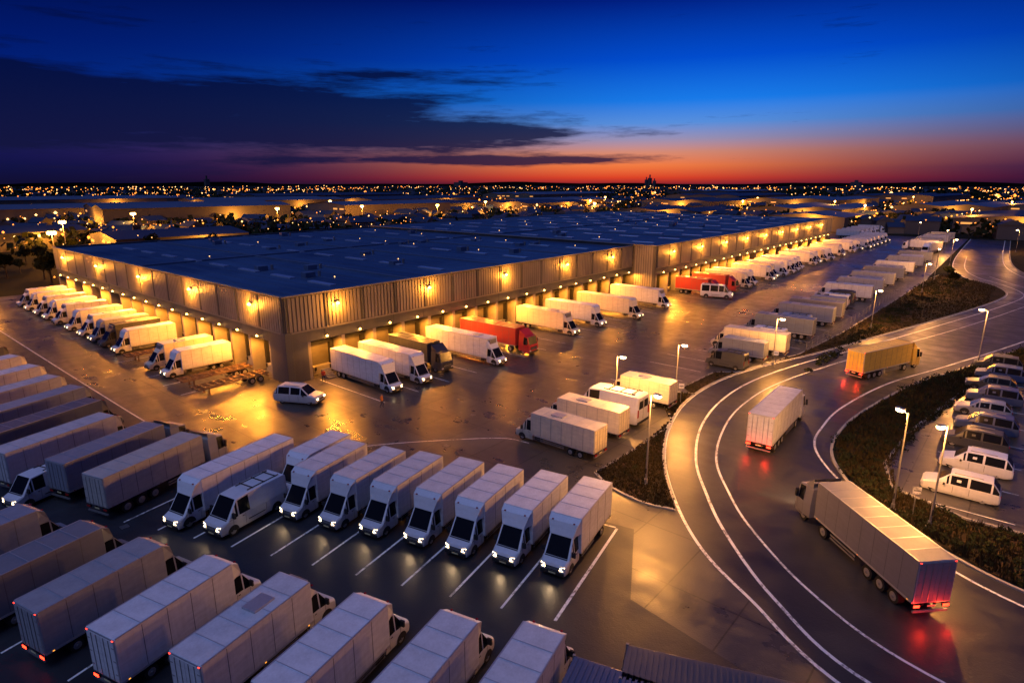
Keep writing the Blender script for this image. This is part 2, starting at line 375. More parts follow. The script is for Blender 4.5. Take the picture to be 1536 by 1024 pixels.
for o,L in ((LO(32.0,-54.3,2,L=13.4,H=4.1,tail='tail_on',color=(.66,.66,.7)),13.4),(LO(10.2,-61.9,47,L=13,H=4,tail='tail_on',color=(.2,.2,.24)),13),(LO(64.6,-61.2,-20,L=14,H=4,tail='tail_on',color=(.75,.5,.06)),14)):
    for s in (-.9,.9): plight('tail_light_glow',(-L-.6,s,.8),75,(1,.03,.01),.1,parent=o)
    plight('headlight_beam',(.4,0,.9),900,HL,.12,'SPOT',(R(80),0,R(-90)),o,100)
for i,x in enumerate([21.4,27.9,34.3,40.2,46,52,58,64,70]):
    c=[WHITE,WHITE,DARK,BLUE,SILV,BLUE,DARK,BLUE,DARK][i]
    CAR(x,-68.3+(-.6 if i%2 else 0),92,'mpv' if i not in (4,6) else 'estate',color=c,scale=1.14 if i not in (4,6) else 1.2)
for k in range(34):
    x=225+(k%12)*8.5; y=[-78,-90,-102][k//12]
    CAR(x,y,90+random.choice([0,180]),random.choice(['estate','mpv']),color=random.choice([WHITE,SILV,DARK,BLUE]),scale=1.15)
LO(238,-40,170,L=16,H=4,color=WHITE); LO(206,-80,200,L=13,H=4,color=WHITE); LO(215,-92,200,L=13,H=4,color=GREY)
for x in (300,310,320,330,345,360): LO(x,-8,-90,L=13,H=4,color=WHITE)

def chassis():
    b=MB()
    for s in (-1,1):
        b.box(0,9.6,s*.5-.07,s*.5+.07,.85,1.1,'rack')
        b.box(0,9.6,s*1.12-.05,s*1.12+.05,.95,1.1,'rack')
        for x in (7.2,8.4): wheel(b,x,s*1.15,.45,.4)
        b.box(1.5,1.65,s*.7-.07,s*.7+.07,.05,.9,'rack'); b.box(1.38,1.77,s*.7-.18,s*.7+.18,0,.05,'rack')
    for k in range(11): b.box(.1+k*.94,.22+k*.94,-1.17,1.17,.98,1.13,'rack')
    for x in (7.2,8.4): b.cyl((x,-1.1,.45),(x,1.1,.45),.08,.08,8,'black')
    b.box(9.55,9.65,-1.15,1.15,.55,.75,'rack')
    return b
MAT['rack']=simple('rusted_steel',(.20,.12,.06),.6,.2,4,.4)
cm=chassis().mesh('container_chassis_mesh')
add(cm,'container_chassis_trailer',(-10.2,4.9,.03),R(3)); add(cm,'container_chassis_trailer',(-10.0,9.8,.03),R(2))
add(cm,'container_chassis_trailer',(-10.2,28.4,.03),R(1))

# ------------------------------------------------------------------ ground surfaces
def asphalt(name,c0,c1,r0,r1,joint=None,scale=1.0,spec=.5):
    m,t,b=newmat(name)
    pos=t.node('ShaderNodeNewGeometry').outputs['Position']
    big=t.noise(pos,0.06*scale,6,0.62); mid=t.noise(pos,0.45,6,0.6); fine=t.noise(pos,9,3,0.6)
    streak=t.noise(t.scalevec(pos,(1,0.12,1)),0.7,5,0.6)
    f=t.M('ADD',t.M('MULTIPLY',big,.45),t.M('ADD',t.M('MULTIPLY',mid,.3),t.M('MULTIPLY',streak,.25)))
    f=t.ramp(f,[(.38,0.0),(.62,1.0)])
    col=t.mix(f,c0,c1)
    col=t.mix(t.M('MULTIPLY',fine,.5),col,(c0[0]*.5,c0[1]*.5,c0[2]*.5,1))
    vo=t.node('ShaderNodeTexVoronoi'); vo.inputs['Scale'].default_value=.21; t.l.new(pos,vo.inputs['Vector'])
    sp=t.M('MULTIPLY',t.ramp(t.M('ADD',vo.outputs['Distance'],t.M('MULTIPLY',mid,.2)),[(.13,1.0),(.32,0.0)]),.3)
    col=t.mix(sp,col,(.008,.008,.009,1))
    if joint:
        br=t.node('ShaderNodeTexBrick'); br.offset=0.0; br.inputs['Scale'].default_value=1.0
        br.inputs['Mortar Size'].default_value=.06; br.inputs['Brick Width'].default_value=joint; br.inputs['Row Height'].default_value=joint*.8
        br.inputs['Mortar Smooth'].default_value=.3
        br.inputs['Color1'].default_value=(1,1,1,1); br.inputs['Color2'].default_value=(.75,.75,.75,1); br.inputs['Mortar'].default_value=(.15,.15,.15,1)
        t.l.new(pos,br.inputs['Vector'])
        col=t.mix(1.0,col,br.outputs['Color'],'MULTIPLY')
    t.set(b.inputs['Base Color'],col)
    wet=t.ramp(t.M('ADD',t.M('MULTIPLY',big,.4),t.M('ADD',t.M('MULTIPLY',mid,.35),t.M('MULTIPLY',streak,.25))),[(.40,0.0),(.58,1.0)])
    t.set(b.inputs['Roughness'],t.M('MULTIPLY_ADD',wet,r1-r0,r0))
    hb=t.M('ADD',t.M('MULTIPLY',fine,.5),t.M('MULTIPLY',mid,1.5))
    t.set(b.inputs['Normal'],t.bump(hb,.6,.04))
    b.inputs['Specular IOR Level'].default_value=spec
    return m
MAT['yard']=asphalt('yard_concrete',(.040,.037,.034,1),(.095,.088,.080,1),.22,.5,joint=6.0,spec=.6)
MAT['lot']=asphalt('lot_asphalt',(.016,.018,.024,1),(.034,.038,.048,1),.36,.6,spec=.4)
MAT['road']=asphalt('road_asphalt',(.024,.023,.023,1),(.050,.048,.046,1),.3,.55,scale=2)
MAT['kerb']=simple('kerb_concrete',(.26,.25,.23),.75,0,2,.3,.2)
def linemat():
    m,t,b=newmat('road_marking_paint'); pos=t.node('ShaderNodeNewGeometry').outputs['Position']
    n=t.noise(pos,3.5,6,.7); n2=t.noise(pos,.4,3,.5)
    f=t.ramp(t.M('ADD',t.M('MULTIPLY',n,.6),t.M('MULTIPLY',n2,.4)),[(.40,0.0),(.5,1.0)])
    t.set(b.inputs['Base Color'],t.mix(f,(.18,.18,.18,1),(.74,.74,.71,1))); b.inputs['Roughness'].default_value=.5; return m
MAT['line']=linemat()
def groundmat():
    m,t,b=newmat('ground_soil')
    pos=t.node('ShaderNodeNewGeometry').outputs['Position']
    a=t.noise(pos,.012,6,.6); c=t.noise(pos,.5,4,.6)
    col=t.ramp(a,[(.3,(.008,.011,.007,1)),(.5,(.016,.018,.012,1)),(.7,(.026,.024,.018,1))])
    col=t.mix(t.M('MULTIPLY',c,.6),col,(.006,.008,.005,1))
    t.set(b.inputs['Base Color'],col); b.inputs['Roughness'].default_value=.95; b.inputs['Specular IOR Level'].default_value=.05
    return m
MAT['ground']=groundmat()
def grassmat():
    m,t,b=newmat('grass_verge')
    pos=t.node('ShaderNodeNewGeometry').outputs['Position']
    a=t.noise(pos,.35,6,.65); c=t.noise(pos,5,4,.7)
    col=t.ramp(a,[(.3,(.010,.011,.006,1)),(.5,(.034,.024,.012,1)),(.68,(.075,.045,.026,1))])
    col=t.mix(t.M('MULTIPLY',c,.7),col,(.008,.008,.005,1))
    t.set(b.inputs['Base Color'],col); b.inputs['Roughness'].default_value=.95
    t.set(b.inputs['Normal'],t.bump(c,1.0,.15)); b.inputs['Specular IOR Level'].default_value=.1
    return m
MAT['grass']=grassmat()
MAT['blade']=simple('grass_blades',(.032,.025,.012),.85,0,.5,.8,0,.05)
MAT['leaf']=simple('leaves',(.014,.018,.008),.85,0,.5,.7,0,.05)
MAT['bark']=simple('bark',(.06,.045,.03),.9,0,6,.4,.3)
def cr(pts,n=8):
    P=[Vector((*p,0)) for p in pts]; P=[P[0]*2-P[1]]+P+[P[-1]*2-P[-2]]; out=[]
    for i in range(1,len(P)-2):
        for k in range(n):
            t=k/n; a,b,c,d=P[i-1],P[i],P[i+1],P[i+2]
            out.append(.5*((2*b)+(-a+c)*t+(2*a-5*b+4*c-d)*t*t+(-a+3*b-3*c+d)*t**3))
    out.append(P[-2]); return [(p.x,p.y) for p in out]
def poly(name,pts,z,mat):
    bm=bmesh.new(); vs=[bm.verts.new((x,y,z)) for x,y in pts]; f=bm.faces.new(vs); f.normal_update()
    if f.normal.z<0: bmesh.ops.reverse_faces(bm,faces=[f])
    bmesh.ops.triangulate(bm,faces=bm.faces[:],ngon_method='EAR_CLIP')
    me=bpy.data.meshes.new(name); bm.to_mesh(me); bm.free(); me.materials.append(MAT[mat]); return add(me,name)
def strip(b,pts,w,z,mat,h=0.0):
    P=[Vector((*p,0)) for p in pts]; L=[];Rr=[]
    for i,p in enumerate(P):
        d=(P[min(i+1,len(P)-1)]-P[max(i-1,0)]).normalized(); n=Vector((-d.y,d.x,0))
        L.append(p+n*w/2);Rr.append(p-n*w/2)
    for i in range(len(P)-1):
        zz=Vector((0,0,z+h)); z0=Vector((0,0,z))
        b.face([Rr[i]+zz,Rr[i+1]+zz,L[i+1]+zz,L[i]+zz],mat)
        if h:
            b.face([L[i]+zz,L[i+1]+zz,L[i+1]+z0,L[i]+z0],mat); b.face([Rr[i+1]+zz,Rr[i]+zz,Rr[i]+z0,Rr[i+1]+z0],mat)
b=MB(); n=64
b.face([(400*math.cos(2*math.pi*k/n)+50,400*math.sin(2*math.pi*k/n),0) for k in range(n)],'ground')
for a,c in ((400,1500),(1500,6000),(6000,30000)):
    for k in range(n):
        t0=2*math.pi*k/n;t1=2*math.pi*(k+1)/n
        b.face([(a*math.cos(t0)+50,a*math.sin(t0),0),(c*math.cos(t0)+50,c*math.sin(t0),0),(c*math.cos(t1)+50,c*math.sin(t1),0),(a*math.cos(t1)+50,a*math.sin(t1),0)],'ground')
add(b.mesh('ground'),'ground')
EL=[(-12,-110),(-10.5,-84),(-8.2,-69.5),(-4,-62.4),(-0.6,-57.6),(4.6,-53),(11.5,-48.5),(19.5,-45.1),(28.8,-42.9),(39.3,-42.8),(50.6,-45.1),(62.8,-49.0),(89.5,-56.1),(114.8,-62.6),(137,-67.4),(151.3,-68.6),(164,-65.2),(174,-59),(195,-53.5),(240,-50),(330,-47)]
EL2=[(-8.6,-110),(-7.8,-84),(-6.9,-70.2),(-3.0,-63.6),(2.6,-58.1),(7.6,-54.4),(13.3,-50.9),(21.7,-47.7),(31.5,-46),(42.2,-46.2),(54.9,-48.7),(72.2,-53.8),(96.6,-60.3),(122.7,-67),(145,-71.6),(156,-71),(168,-66.5),(180,-60.5),(200,-56),(240,-53)]
EM=[(-5.5,-110),(-5,-84),(-4,-72),(-.8,-65.3),(4.5,-59.4),(9.2,-55.7),(15,-52.2),(23.3,-49.7),(31.5,-48.6),(42,-49),(56,-52),(74,-57),(98,-64),(124,-70.5),(146,-75),(160,-73.5),(172,-68),(184,-63)]
ER=[(4.5,-110),(5.0,-86),(6.2,-77),(8.4,-71.6),(12,-67.2),(16.4,-63.6),(20.8,-60.4),(25,-58.5),(30,-57.9),(38.5,-58.0),(52.4,-60.4),(66.9,-65.2),(91.7,-73),(120,-80.5),(146,-84),(166,-80),(184,-72),(210,-66),(250,-63),(330,-60)]
KR=[(6,-110),(6.6,-86),(8.2,-76.2),(10.7,-70.8),(14.3,-65.8),(19.2,-62.4),(23.8,-60.4),(29.6,-59.7),(38.1,-60.2),(53.1,-62.9),(68.8,-67.8),(92,-75),(120,-82.5),(146,-86),(168,-82),(186,-74),(212,-68),(252,-65),(330,-62)]
EL,EL2,EM,ER,KR=[cr(p) for p in (EL,EL2,EM,ER,KR)]
yard=[(-90,-130),(-12,-130)]+[p for p in EL if p[0]<30]+[(48,-46.6),(65,-48.5),(105,-51),(137,-52),(170,-50),(330,-46),(330,112),(-20,112),(-26,85),(-60,55),(-90,40)]
poly('yard_pavement',yard,.012,'yard')
poly('road',EL+KR[::-1],.022,'road')
poly('road',[(184,-76),(196,-110),(205,-160),(215,-160),(206,-110),(197,-70)],.017,'road')
tri=[(4.6,-45.0),(14,-45.1),(21,-44.4),(27.5,-39.5),(30,-39.8),(31.5,-42.6)]+[(x-.05,y+.25) for x,y in EL if 4.4<x<31][::-1]+[(3.2,-53.6),(2.6,-51),(3.2,-47.5)]
poly('grass_verge',tri,.10,'grass')
isl=[(31,-42.4),(33,-40.2),(42,-40.6)]+[(44,-43),(60,-46.9),(80,-48.4),(105,-49.2),(137,-50),(165,-50.5),(178,-52),(174,-58.2)]+[(x,y+.35) for x,y in EL if 40<x<172][::-1]
poly('grass_verge',isl,.11,'grass')
KRv=[(x+.35,y-.35) for x,y in KR]
poly('grass_verge',KRv+[(330,-170),(6,-170)],.10,'grass')
poly('car_park_pavement',[(19,-66.5),(24,-65),(34,-65.4),(55,-68.4),(75,-75),(95,-82),(95,-100),(30,-100),(17.2,-80),(16.8,-72)],.13,'yard')
poly('car_park_pavement',[(220,-72),(345,-72),(345,-125),(215,-125)],.13,'lot')
poly('parking_lot_pavement',[(-9,-56.5),(-1.5,-52.5),(-4,-41),(-9,-23),(-12.5,-18.5),(-15.2,-18.2),(-17.6,-4),(-17.6,75),(-25,75),(-60,40),(-60,-100),(-13,-100),(-12,-75)],.017,'lot')
b=MB()
for p in (EL,EL2): strip(b,p,.24,.027,'line')
strip(b,EM,.2,.027,'line'); strip(b,ER,.22,.027,'line')
dx,dy=math.cos(R(12.5)),math.sin(R(12.5))
for i in range(0,11):
    x=-13.8-1.30*i; y=-54+3.28*i; L=11.8 if i==0 else 8
    strip(b,[(x,y),(x+L*dx,y+L*dy)],.2 if i==0 else .16,.024,'line')
strip(b,[(-2.2,-51.3),(-3.3,-46.4)],.18,.0242,'line')
for (p,q) in zip(NR[:-1],NR[1:]):
    mx=(p[0]+q[0])/2;my=(p[1]+q[1])/2
    strip(b,[(mx-9.4,my-2.4),(mx-2.5,my-.6)],.15,.024,'line')
for i in range(19): strip(b,[(-11,7+5.6*i),(-1,7+5.6*i)],.14,.02,'line')
for i in range(17): strip(b,[(4+5.4*i,-15),(4+5.4*i,-1)],.13,.02,'line')
for i in range(25): strip(b,[(97+6*i,-20),(97+6*i,-7)],.13,.02,'line')
for i in range(34): strip(b,[(30+5.6*i,-46 if i>3 else -39),(30+5.6*i,-33 if i>3 else -31)],.13,.02,'line')
for i in range(10): strip(b,[(18.2+6.2*i,-68.5),(18.2+6.2*i,-75)],.13,.14,'line')
strip(b,cr([(-17.4,72),(-17.5,20),(-17.2,-6),(-15.5,-16),(-11,-20.5),(-4.8,-24.2),(0.5,-28.5),(5.1,-33),(6.0,-36)]),.14,.02,'line')
add(b.mesh('road_markings'),'road_markings')
b=MB()
strip(b,[p for p in KR],.28,.02,'kerb',.13)
strip(b,cr(tri[:6],4),.25,.01,'kerb',.12); strip(b,[(x,y+.12) for x,y in EL if 4.4<x<172],.25,.02,'kerb',.12)
strip(b,cr([(4.6,-45),(3.2,-47.5),(2.6,-51),(3.2,-53.6)],5),.25,.01,'kerb',.12)
strip(b,isl[1:11],.25,.01,'kerb',.125)
strip(b,[(19,-66.5),(24,-65),(34,-65.4),(55,-68.4),(75,-75),(95,-82)],.25,.1,'kerb',.12); strip(b,[(19,-66.5),(16.8,-72),(17.2,-80),(30,-100)],.25,.1,'kerb',.12)
add(b.mesh('kerb'),'kerb')
def drain(x,y,z=.018):
    b.box(x-.35,x+.35,y-.35,y+.35,z,z+.012,'black')
    for k in range(5): b.box(x-.3,x+.3,y-.28+k*.13,y-.22+k*.13,z+.012,z+.02,'metal')
b=MB()
for (x,y) in [(0,-30),(-5,-45),(8,-26),(22,-28),(40,-30),(60,-27),(85,-28),(-14,0),(-14,30),(-27,-22),(-19,-57),(120,-30)]: drain(x,y)
add(b.mesh('drain_covers'),'drain_covers')

def inside(p,pg):
    x,y=p;c=False;j=len(pg)-1
    for i in range(len(pg)):
        if (pg[i][1]>y)!=(pg[j][1]>y) and x<(pg[j][0]-pg[i][0])*(y-pg[i][1])/(pg[j][1]-pg[i][1])+pg[i][0]: c=not c
        j=i
    return c
b=MB()
verge=KRv[8:90]+[(100,-90),(95,-82.6),(75,-75.6),(55,-69),(34,-66),(24,-65.6),(18.8,-66.8),(16.4,-72),(16.8,-80),(29,-100),(7,-100)]
def tufts(pg,n,bb,z,hmax=.35):
    k=0
    while k<n:
        x=random.uniform(bb[0],bb[1]);y=random.uniform(bb[2],bb[3])
        if not inside((x,y),pg): continue
        k+=1
        hh=random.uniform(.1,hmax)*(1.6 if random.random()<.08 else 1)
        for q in range(4):
            a=random.uniform(0,6.28);w=random.uniform(.03,.09);ox=random.uniform(-.12,.12);oy=random.uniform(-.12,.12)
            b.face([(x+ox-w*math.cos(a),y+oy-w*math.sin(a),z),(x+ox+w*math.cos(a),y+oy+w*math.sin(a),z),(x+ox+random.uniform(-.15,.15),y+oy+random.uniform(-.15,.15),z+hh)],'blade')
tufts(tri,2200,(2,32,-55,-39),.1,.28); tufts(isl,4000,(31,178,-66,-40),.11,.4)
tufts(verge,11000,(6,110,-100,-58),.1,.6)
add(b.mesh('grass'),'grass')
def clump(b,c,r,n,mat='leaf',fl=.7,s=.25):
    for i in range(n):
        d=Vector((random.gauss(0,1),random.gauss(0,1),random.gauss(0,1))).normalized()*r*random.uniform(.55,1.05)
        p=Vector(c)+Vector((d.x,d.y,abs(d.z)*fl if fl<1 else d.z*.9))
        u=Vector((random.uniform(-1,1),random.uniform(-1,1),random.uniform(-1,1))).normalized(); v=u.orthogonal().normalized()
        ss=s*random.uniform(.5,1.3); b.face([p-u*ss,p+v*ss*.6,p+u*ss,p-v*ss*.6],mat)
b=MB(); k=0
while k<460:
    x=random.uniform(8,100);y=random.uniform(-96,-60)
    if inside((x,y),verge) : clump(b,(x,y,.1),random.uniform(.3,1.1),38,s=.15); k+=1
for i in range(90):
    x=random.uniform(50,170); y=-50.5-random.uniform(0,1)*max(0,(x-50)*.08)
    clump(b,(x,y,.1),random.uniform(.4,1.1),40,s=.2)
for i in range(20):
    x=random.uniform(6,26);y=random.uniform(-50,-45.5)
    if inside((x,y),tri): clump(b,(x,y,.1),random.uniform(.2,.5),30,s=.12)
add(b.mesh('shrubs'),'shrubs')

# ------------------------------------------------------------------ warehouse building
def cladding(name,c):
    m,t,b=newmat(name)
    pos=t.node('ShaderNodeNewGeometry').outputs['Position']
    n1=t.noise(t.scalevec(pos,(.35,.35,.05)),1.2,5,.6); n2=t.noise(pos,.15,3,.5)
    f=t.M('ADD',t.M('MULTIPLY',n1,.55),t.M('MULTIPLY',n2,.45))
    col=t.mix(t.ramp(f,[(.35,0.),(.65,1.)]),(c[0]*.6,c[1]*.6,c[2]*.6,1),(*c,1))
    t.set(b.inputs['Base Color'],col); b.inputs['Roughness'].default_value=.5; b.inputs['Metallic'].default_value=.1
    return m
MAT['clad']=cladding('wall_cladding',(.26,.24,.225))
MAT['fascia']=cladding('wall_fascia',(.10,.105,.115))
MAT['cladgroove']=cladding('cladding_groove',(.09,.085,.08))
MAT['conc']=simple('wall_concrete',(.24,.225,.20),.8,0,.8,.35,.1)
MAT['door']=simple('dock_door',(.10,.09,.08),.6,0,1,.3)
MAT['shelter']=simple('dock_shelter',(.015,.015,.016),.8,0,3,.3)
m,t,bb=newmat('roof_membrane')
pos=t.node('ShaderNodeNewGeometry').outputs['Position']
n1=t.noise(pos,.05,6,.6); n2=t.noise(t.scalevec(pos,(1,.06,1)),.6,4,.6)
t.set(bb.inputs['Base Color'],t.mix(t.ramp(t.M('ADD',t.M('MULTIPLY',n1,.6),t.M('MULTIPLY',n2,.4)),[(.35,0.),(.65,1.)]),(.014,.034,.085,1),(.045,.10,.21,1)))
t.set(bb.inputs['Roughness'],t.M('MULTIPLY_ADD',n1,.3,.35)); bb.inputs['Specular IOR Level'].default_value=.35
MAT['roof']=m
MAT['roofrib']=simple('roof_seam',(.08,.12,.21),.5,.1,1,.3,0,.3)
MAT['lamp_o']=emis('sodium_lamp',(1,.50,.11),16)
MAT['lamp_w']=emis('street_lamp_lens',(1,.70,.36),24)
MAT['glow_o']=emis('town_light_orange',(1,.27,.03),3.4)
MAT['glow_y']=emis('town_light_warm',(1,.5,.16),4)
MAT['win']=emis('lit_window',(1,.42,.10),1.0)
bld=bpy.data.objects.new('distribution_warehouse',None); COL.objects.link(bld)
LIGHTS=[]
def part(b,name): return add(b.mesh(name),name,parent=bld)
H=11.7
core=MB(); core.box(2.6,89.9,2.6,100,0,H-.6,'conc'); core.box(89.9,243,-3.4,102,0,H-.6,'conc'); part(core,'core_walls')
up=MB()
up.box(0,89.7,0,.3,7,H,'cladgroove'); up.box(0,.3,.3,100,7,H,'cladgroove'); up.box(.3,89.7,99.7,100,3,H,'clad')
up.box(89.7,90.0,-6,100,0,H+.3,'cladgroove'); up.box(90.0,243,-6,-5.7,7,H+.3,'cladgroove'); up.box(242.7,243,-5.7,102,0,H+.3,'clad'); up.box(90,242.7,101.7,102,3,H+.3,'clad')
def ribs(x0,x1,y,zz0,zz1,step=.6,axis='x'):
    n=int((x1-x0)/step)
    for i in range(n+1):
        x=x0+i*step
        if i%10==0: w,d,mt=.11,.14,'fascia'
        else: w,d,mt=.2,.09,'clad'
        if axis=='x': up.box(x-w,x+w,y-d,y-.001,zz0+.06,zz1-.12,mt)
        else: up.box(y-d,y-.001,x-w,x+w,zz0+.06,zz1-.12,mt)
ribs(.3,89.4,0,7,H); ribs(.3,99.7,0,7,H,axis='y'); ribs(90.4,242.6,-6,7,H+.3); ribs(-5.6,-.3,89.7,0.3,H+.3,axis='y')
up.box(-.12,89.5,-.18,.36,H,H+.18,'clad'); up.box(-.18,.36,.36,100.1,H,H+.18,'clad'); up.box(89.55,90.4,-6.18,100.1,H+.3,H+.48,'clad'); up.box(90.4,243.1,-6.18,-5.6,H+.3,H+.48,'clad')
up.box(.36,89.5,99.6,100.1,H,H+.16,'fascia')
part(up,'upper_cladding')
fa=MB()
fa.box(.15,89.7,.15,2.6,5.3,6.997,'fascia'); fa.box(.15,2.6,2.6,100,5.3,6.997,'fascia'); fa.box(90,243,-5.85,-3.4,5.3,6.997,'fascia')
fa.box(-.05,89.7,-.05,.2,6.8,6.99,'conc'); fa.box(-.05,.2,.2,100,6.8,6.99,'conc'); fa.box(90,243,-6.05,-5.8,6.8,6.99,'conc')
for i in range(15): fa.box(6+i*6-.03,6+i*6+.03,.12,.16,5.35,6.75,'seam')
for i in range(16): fa.box(.12,.16,6+i*6-.03,6+i*6+.03,5.35,6.75,'seam')
part(fa,'fascia_band')
pl=MB()
pl.cbox(.02,3.2,.02,4.2,0,6.79,'fascia',.05)
pl.cbox(-.15,.9,-.15,.9,0,7.0,'fascia',.04)
def docks(a0,a1,step,face,axis):
    n=int((a1-a0)/step)
    for i in range(n+1):
        a=a0+i*step
        def bx(p0,p1,q0,q1,z0,z1,m):
            if axis=='x': pl.box(p0,p1,face+q0,face+q1,z0,z1,m)
            else: pl.box(face+q0,face+q1,p0,p1,z0,z1,m)
        bx(a-.28,a+.28,.12,2.6,0,5.3,'conc')
        c=a+step/2
        if c>a1: continue
        bx(c-1.6,c+1.6,2.45,2.6,1.1,4.3,'door')
        for z in (1.7,2.3,2.9,3.5): bx(c-1.58,c+1.58,2.43,2.45,z-.02,z+.02,'seam')
        bx(c-1.95,c-1.6,1.7,2.6,.9,4.6,'shelter'); bx(c+1.6,c+1.95,1.7,2.6,.9,4.6,'shelter'); bx(c-1.95,c+1.95,1.72,2.6,4.31,4.75,'shelter')
        bx(c-1.5,c+1.5,1.5,2.6,0.0,1.1,'conc')
        for s in (-1,1): bx(c+s*1.2-.12,c+s*1.2+.12,1.35,1.5,.6,1.1,'shelter')
docks(3.4,89.3,5.45,0,'x'); docks(4.4,99.7,5.6,0,'y'); docks(90.6,242.6,6.0,-6,'x')
part(pl,'dock_bays')
rf=MB()
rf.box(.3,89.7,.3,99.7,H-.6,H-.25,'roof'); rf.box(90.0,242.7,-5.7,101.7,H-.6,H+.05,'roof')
for x in range(0,243,3):
    if x<2 or abs(x-90)<3: continue
    z=H-.25 if x<90 else H+.05
    rf.box(x-.03,x+.03,.6 if x<90 else -5.4,99.4,z-.01,z+.05,'roofrib')
for x in (22.5,45,67.5): rf.box(x-.25,x+.25,.6,99.4,H-.26,H-.02,'roofrib')
for x in (120,150,180,210): rf.box(x-.3,x+.3,-5.4,101,H+.04,H+.3,'roofrib')
rf.box(.5,89.5,49.6,50.3,H-.26,H+.05,'roofrib'); rf.box(90.6,242,47,47.7,H+.04,H+.35,'roofrib')
part(rf,'roof')
fx=MB()
MAT['sky_l']=simple('skylight',(.20,.26,.40),.2,0,2,.2)
for x in (11,33,56,78):
    for y in range(8,96,11):
        fx.cbox(x-.5,x+.5,y-3,y+3,H-.3,H-.02,'sky_l',.05)
        if random.random()<.5: fx.ball((x+5,y+4,H-.1),.10,'glow_y')
for x in range(98,240,14):
    for y in range(2,98,12):
        fx.cbox(x-.6,x+.6,y-3,y+3,H,H+.3,'sky_l',.05)
        if random.random()<.35: fx.ball((x+5,y+4,H+.3),.12,'glow_y')
for i in range(30):
    x=random.choice([random.uniform(5,85),random.uniform(95,235)]);y=random.uniform(12,92); z=H-.3 if x<90 else H
    fx.cbox(x-.9,x+.9,y-.7,y+.7,z,z+random.uniform(.5,1.1),'roofrib',.05); fx.cyl((x+2,y,z),(x+2,y,z+.9),.25,.25,10,'metal')
part(fx,'rooflights_and_vents')
wl=MB()
def wall_lamp(x,y,z,nx,ny,big,light=1):
    s=.28 if big else .16
    wl.box(x+nx*.15-.12-abs(ny)*s,x+nx*.15+.12+abs(ny)*s,y+ny*.15-.12-abs(nx)*s,y+ny*.15+.12+abs(nx)*s,z,z+.14,'black')
    wl.ball((x+nx*.3,y+ny*.3,z-.06),.28 if big else .2,'lamp_o',1,(1,1,.8))
    o=.8 if big else .62
    if light: LIGHTS.append((x+nx*o,y+ny*o,z-.35,big,light,nx,ny))
for x in (8,25,43.5,62.5,80): wall_lamp(x,-.1,10.1,0,-1,1)
for x in range(98,242,16): wall_lamp(x,-6.1,10.3,0,-1,1)
for y in (8,27,47.8,70,92): wall_lamp(-.1,y,10.1,-1,0,1)
x=6.1
while x<89: wall_lamp(x,.12,5.75,0,-1,0); x+=5.45
x=93.6;i=0
while x<242: wall_lamp(x,-5.88,5.75,0,-1,0,1 if x<130 else (2 if i%2 else 0)); x+=6; i+=1
y=7.2;i=0
while y<99: wall_lamp(.12,y,5.75,-1,0,0,1 if y<60 else (2 if i%2 else 0)); y+=5.6; i+=1
part(wl,'wall_lamps')
dr=MB(); dr.box(3.6,4.7,2.3,2.5,0,2.2,'metal')
for k in range(6): dr.box(4.9,6.2,-1.6+.28*k,-1.32+.28*k,0,.18*(k+1),'metal')
part(dr,'entrance_door')
OR=(1,.33,.028)
for (x,y,z,big,mu,nx,ny) in LIGHTS:
    if big: plight('wall_light',(x,y,z),2300,OR,.25,parent=bld)
    else: plight('dock_light',(x,y,z),3600*mu,OR,.25,'SPOT',(R(-12) if ny else 0,R(12) if nx else 0,0),bld,172,.35)

# ------------------------------------------------------------------ street lamps
def lamp_mesh(h=8.4):
    b=MB(); b.cyl((0,0,0),(0,0,.5),.16,.14,10,'metal'); b.cyl((0,0,.5),(0,0,h),.085,.05,10,'metal')
    b.box(-.2,.2,-.2,.2,0,.06,'metal'); b.cyl((0,0,h-.1),(.55,0,h+.06),.035,.03,8,'metal')
    b.cbox(.35,1.05,-.16,.16,h+.10,h+.2,'metal',.03); b.ball((.72,0,h+.0),.3,'lamp_w',2,(1.2,.95,.55))
    b.box(-.06,.06,-.12,.12,1.0,1.5,'black'); return b.mesh('street_lamp_mesh')
SLM=lamp_mesh(8.4); SLS=lamp_mesh(7.0)
for (x,y,h,a,e) in [(18.6,-38.6,0,-90,1.3),(5.7,-49.6,1,-100,1.15),(27.8,-41.6,0,-80,1.2),(50.8,-45.8,0,-90,1.3),(87.5,-51.5,0,-90,1.4),(139,-52.6,0,-90,1.4),(69.2,-68.8,1,90,1.6),(13.6,-69.9,1,150,1),(14.8,-67.2,1,60,1),(204,-51.5,1,-90,1.6),(269.9,-66,1,90,1.2),(300.7,-29.2,1,0,1.2),(110,-85,1,90,1.6),(165,-52,1,0,1.5),(250,-45,1,0,1.2)]:
    o=add(SLM if h else SLS,'street_lamp',(x,y,.1),R(a)); hh=8.4 if h else 7.0
    plight('lamp_light',(.85,0,hh-.4),6000*e,(1,.40,.075),.4,parent=o)

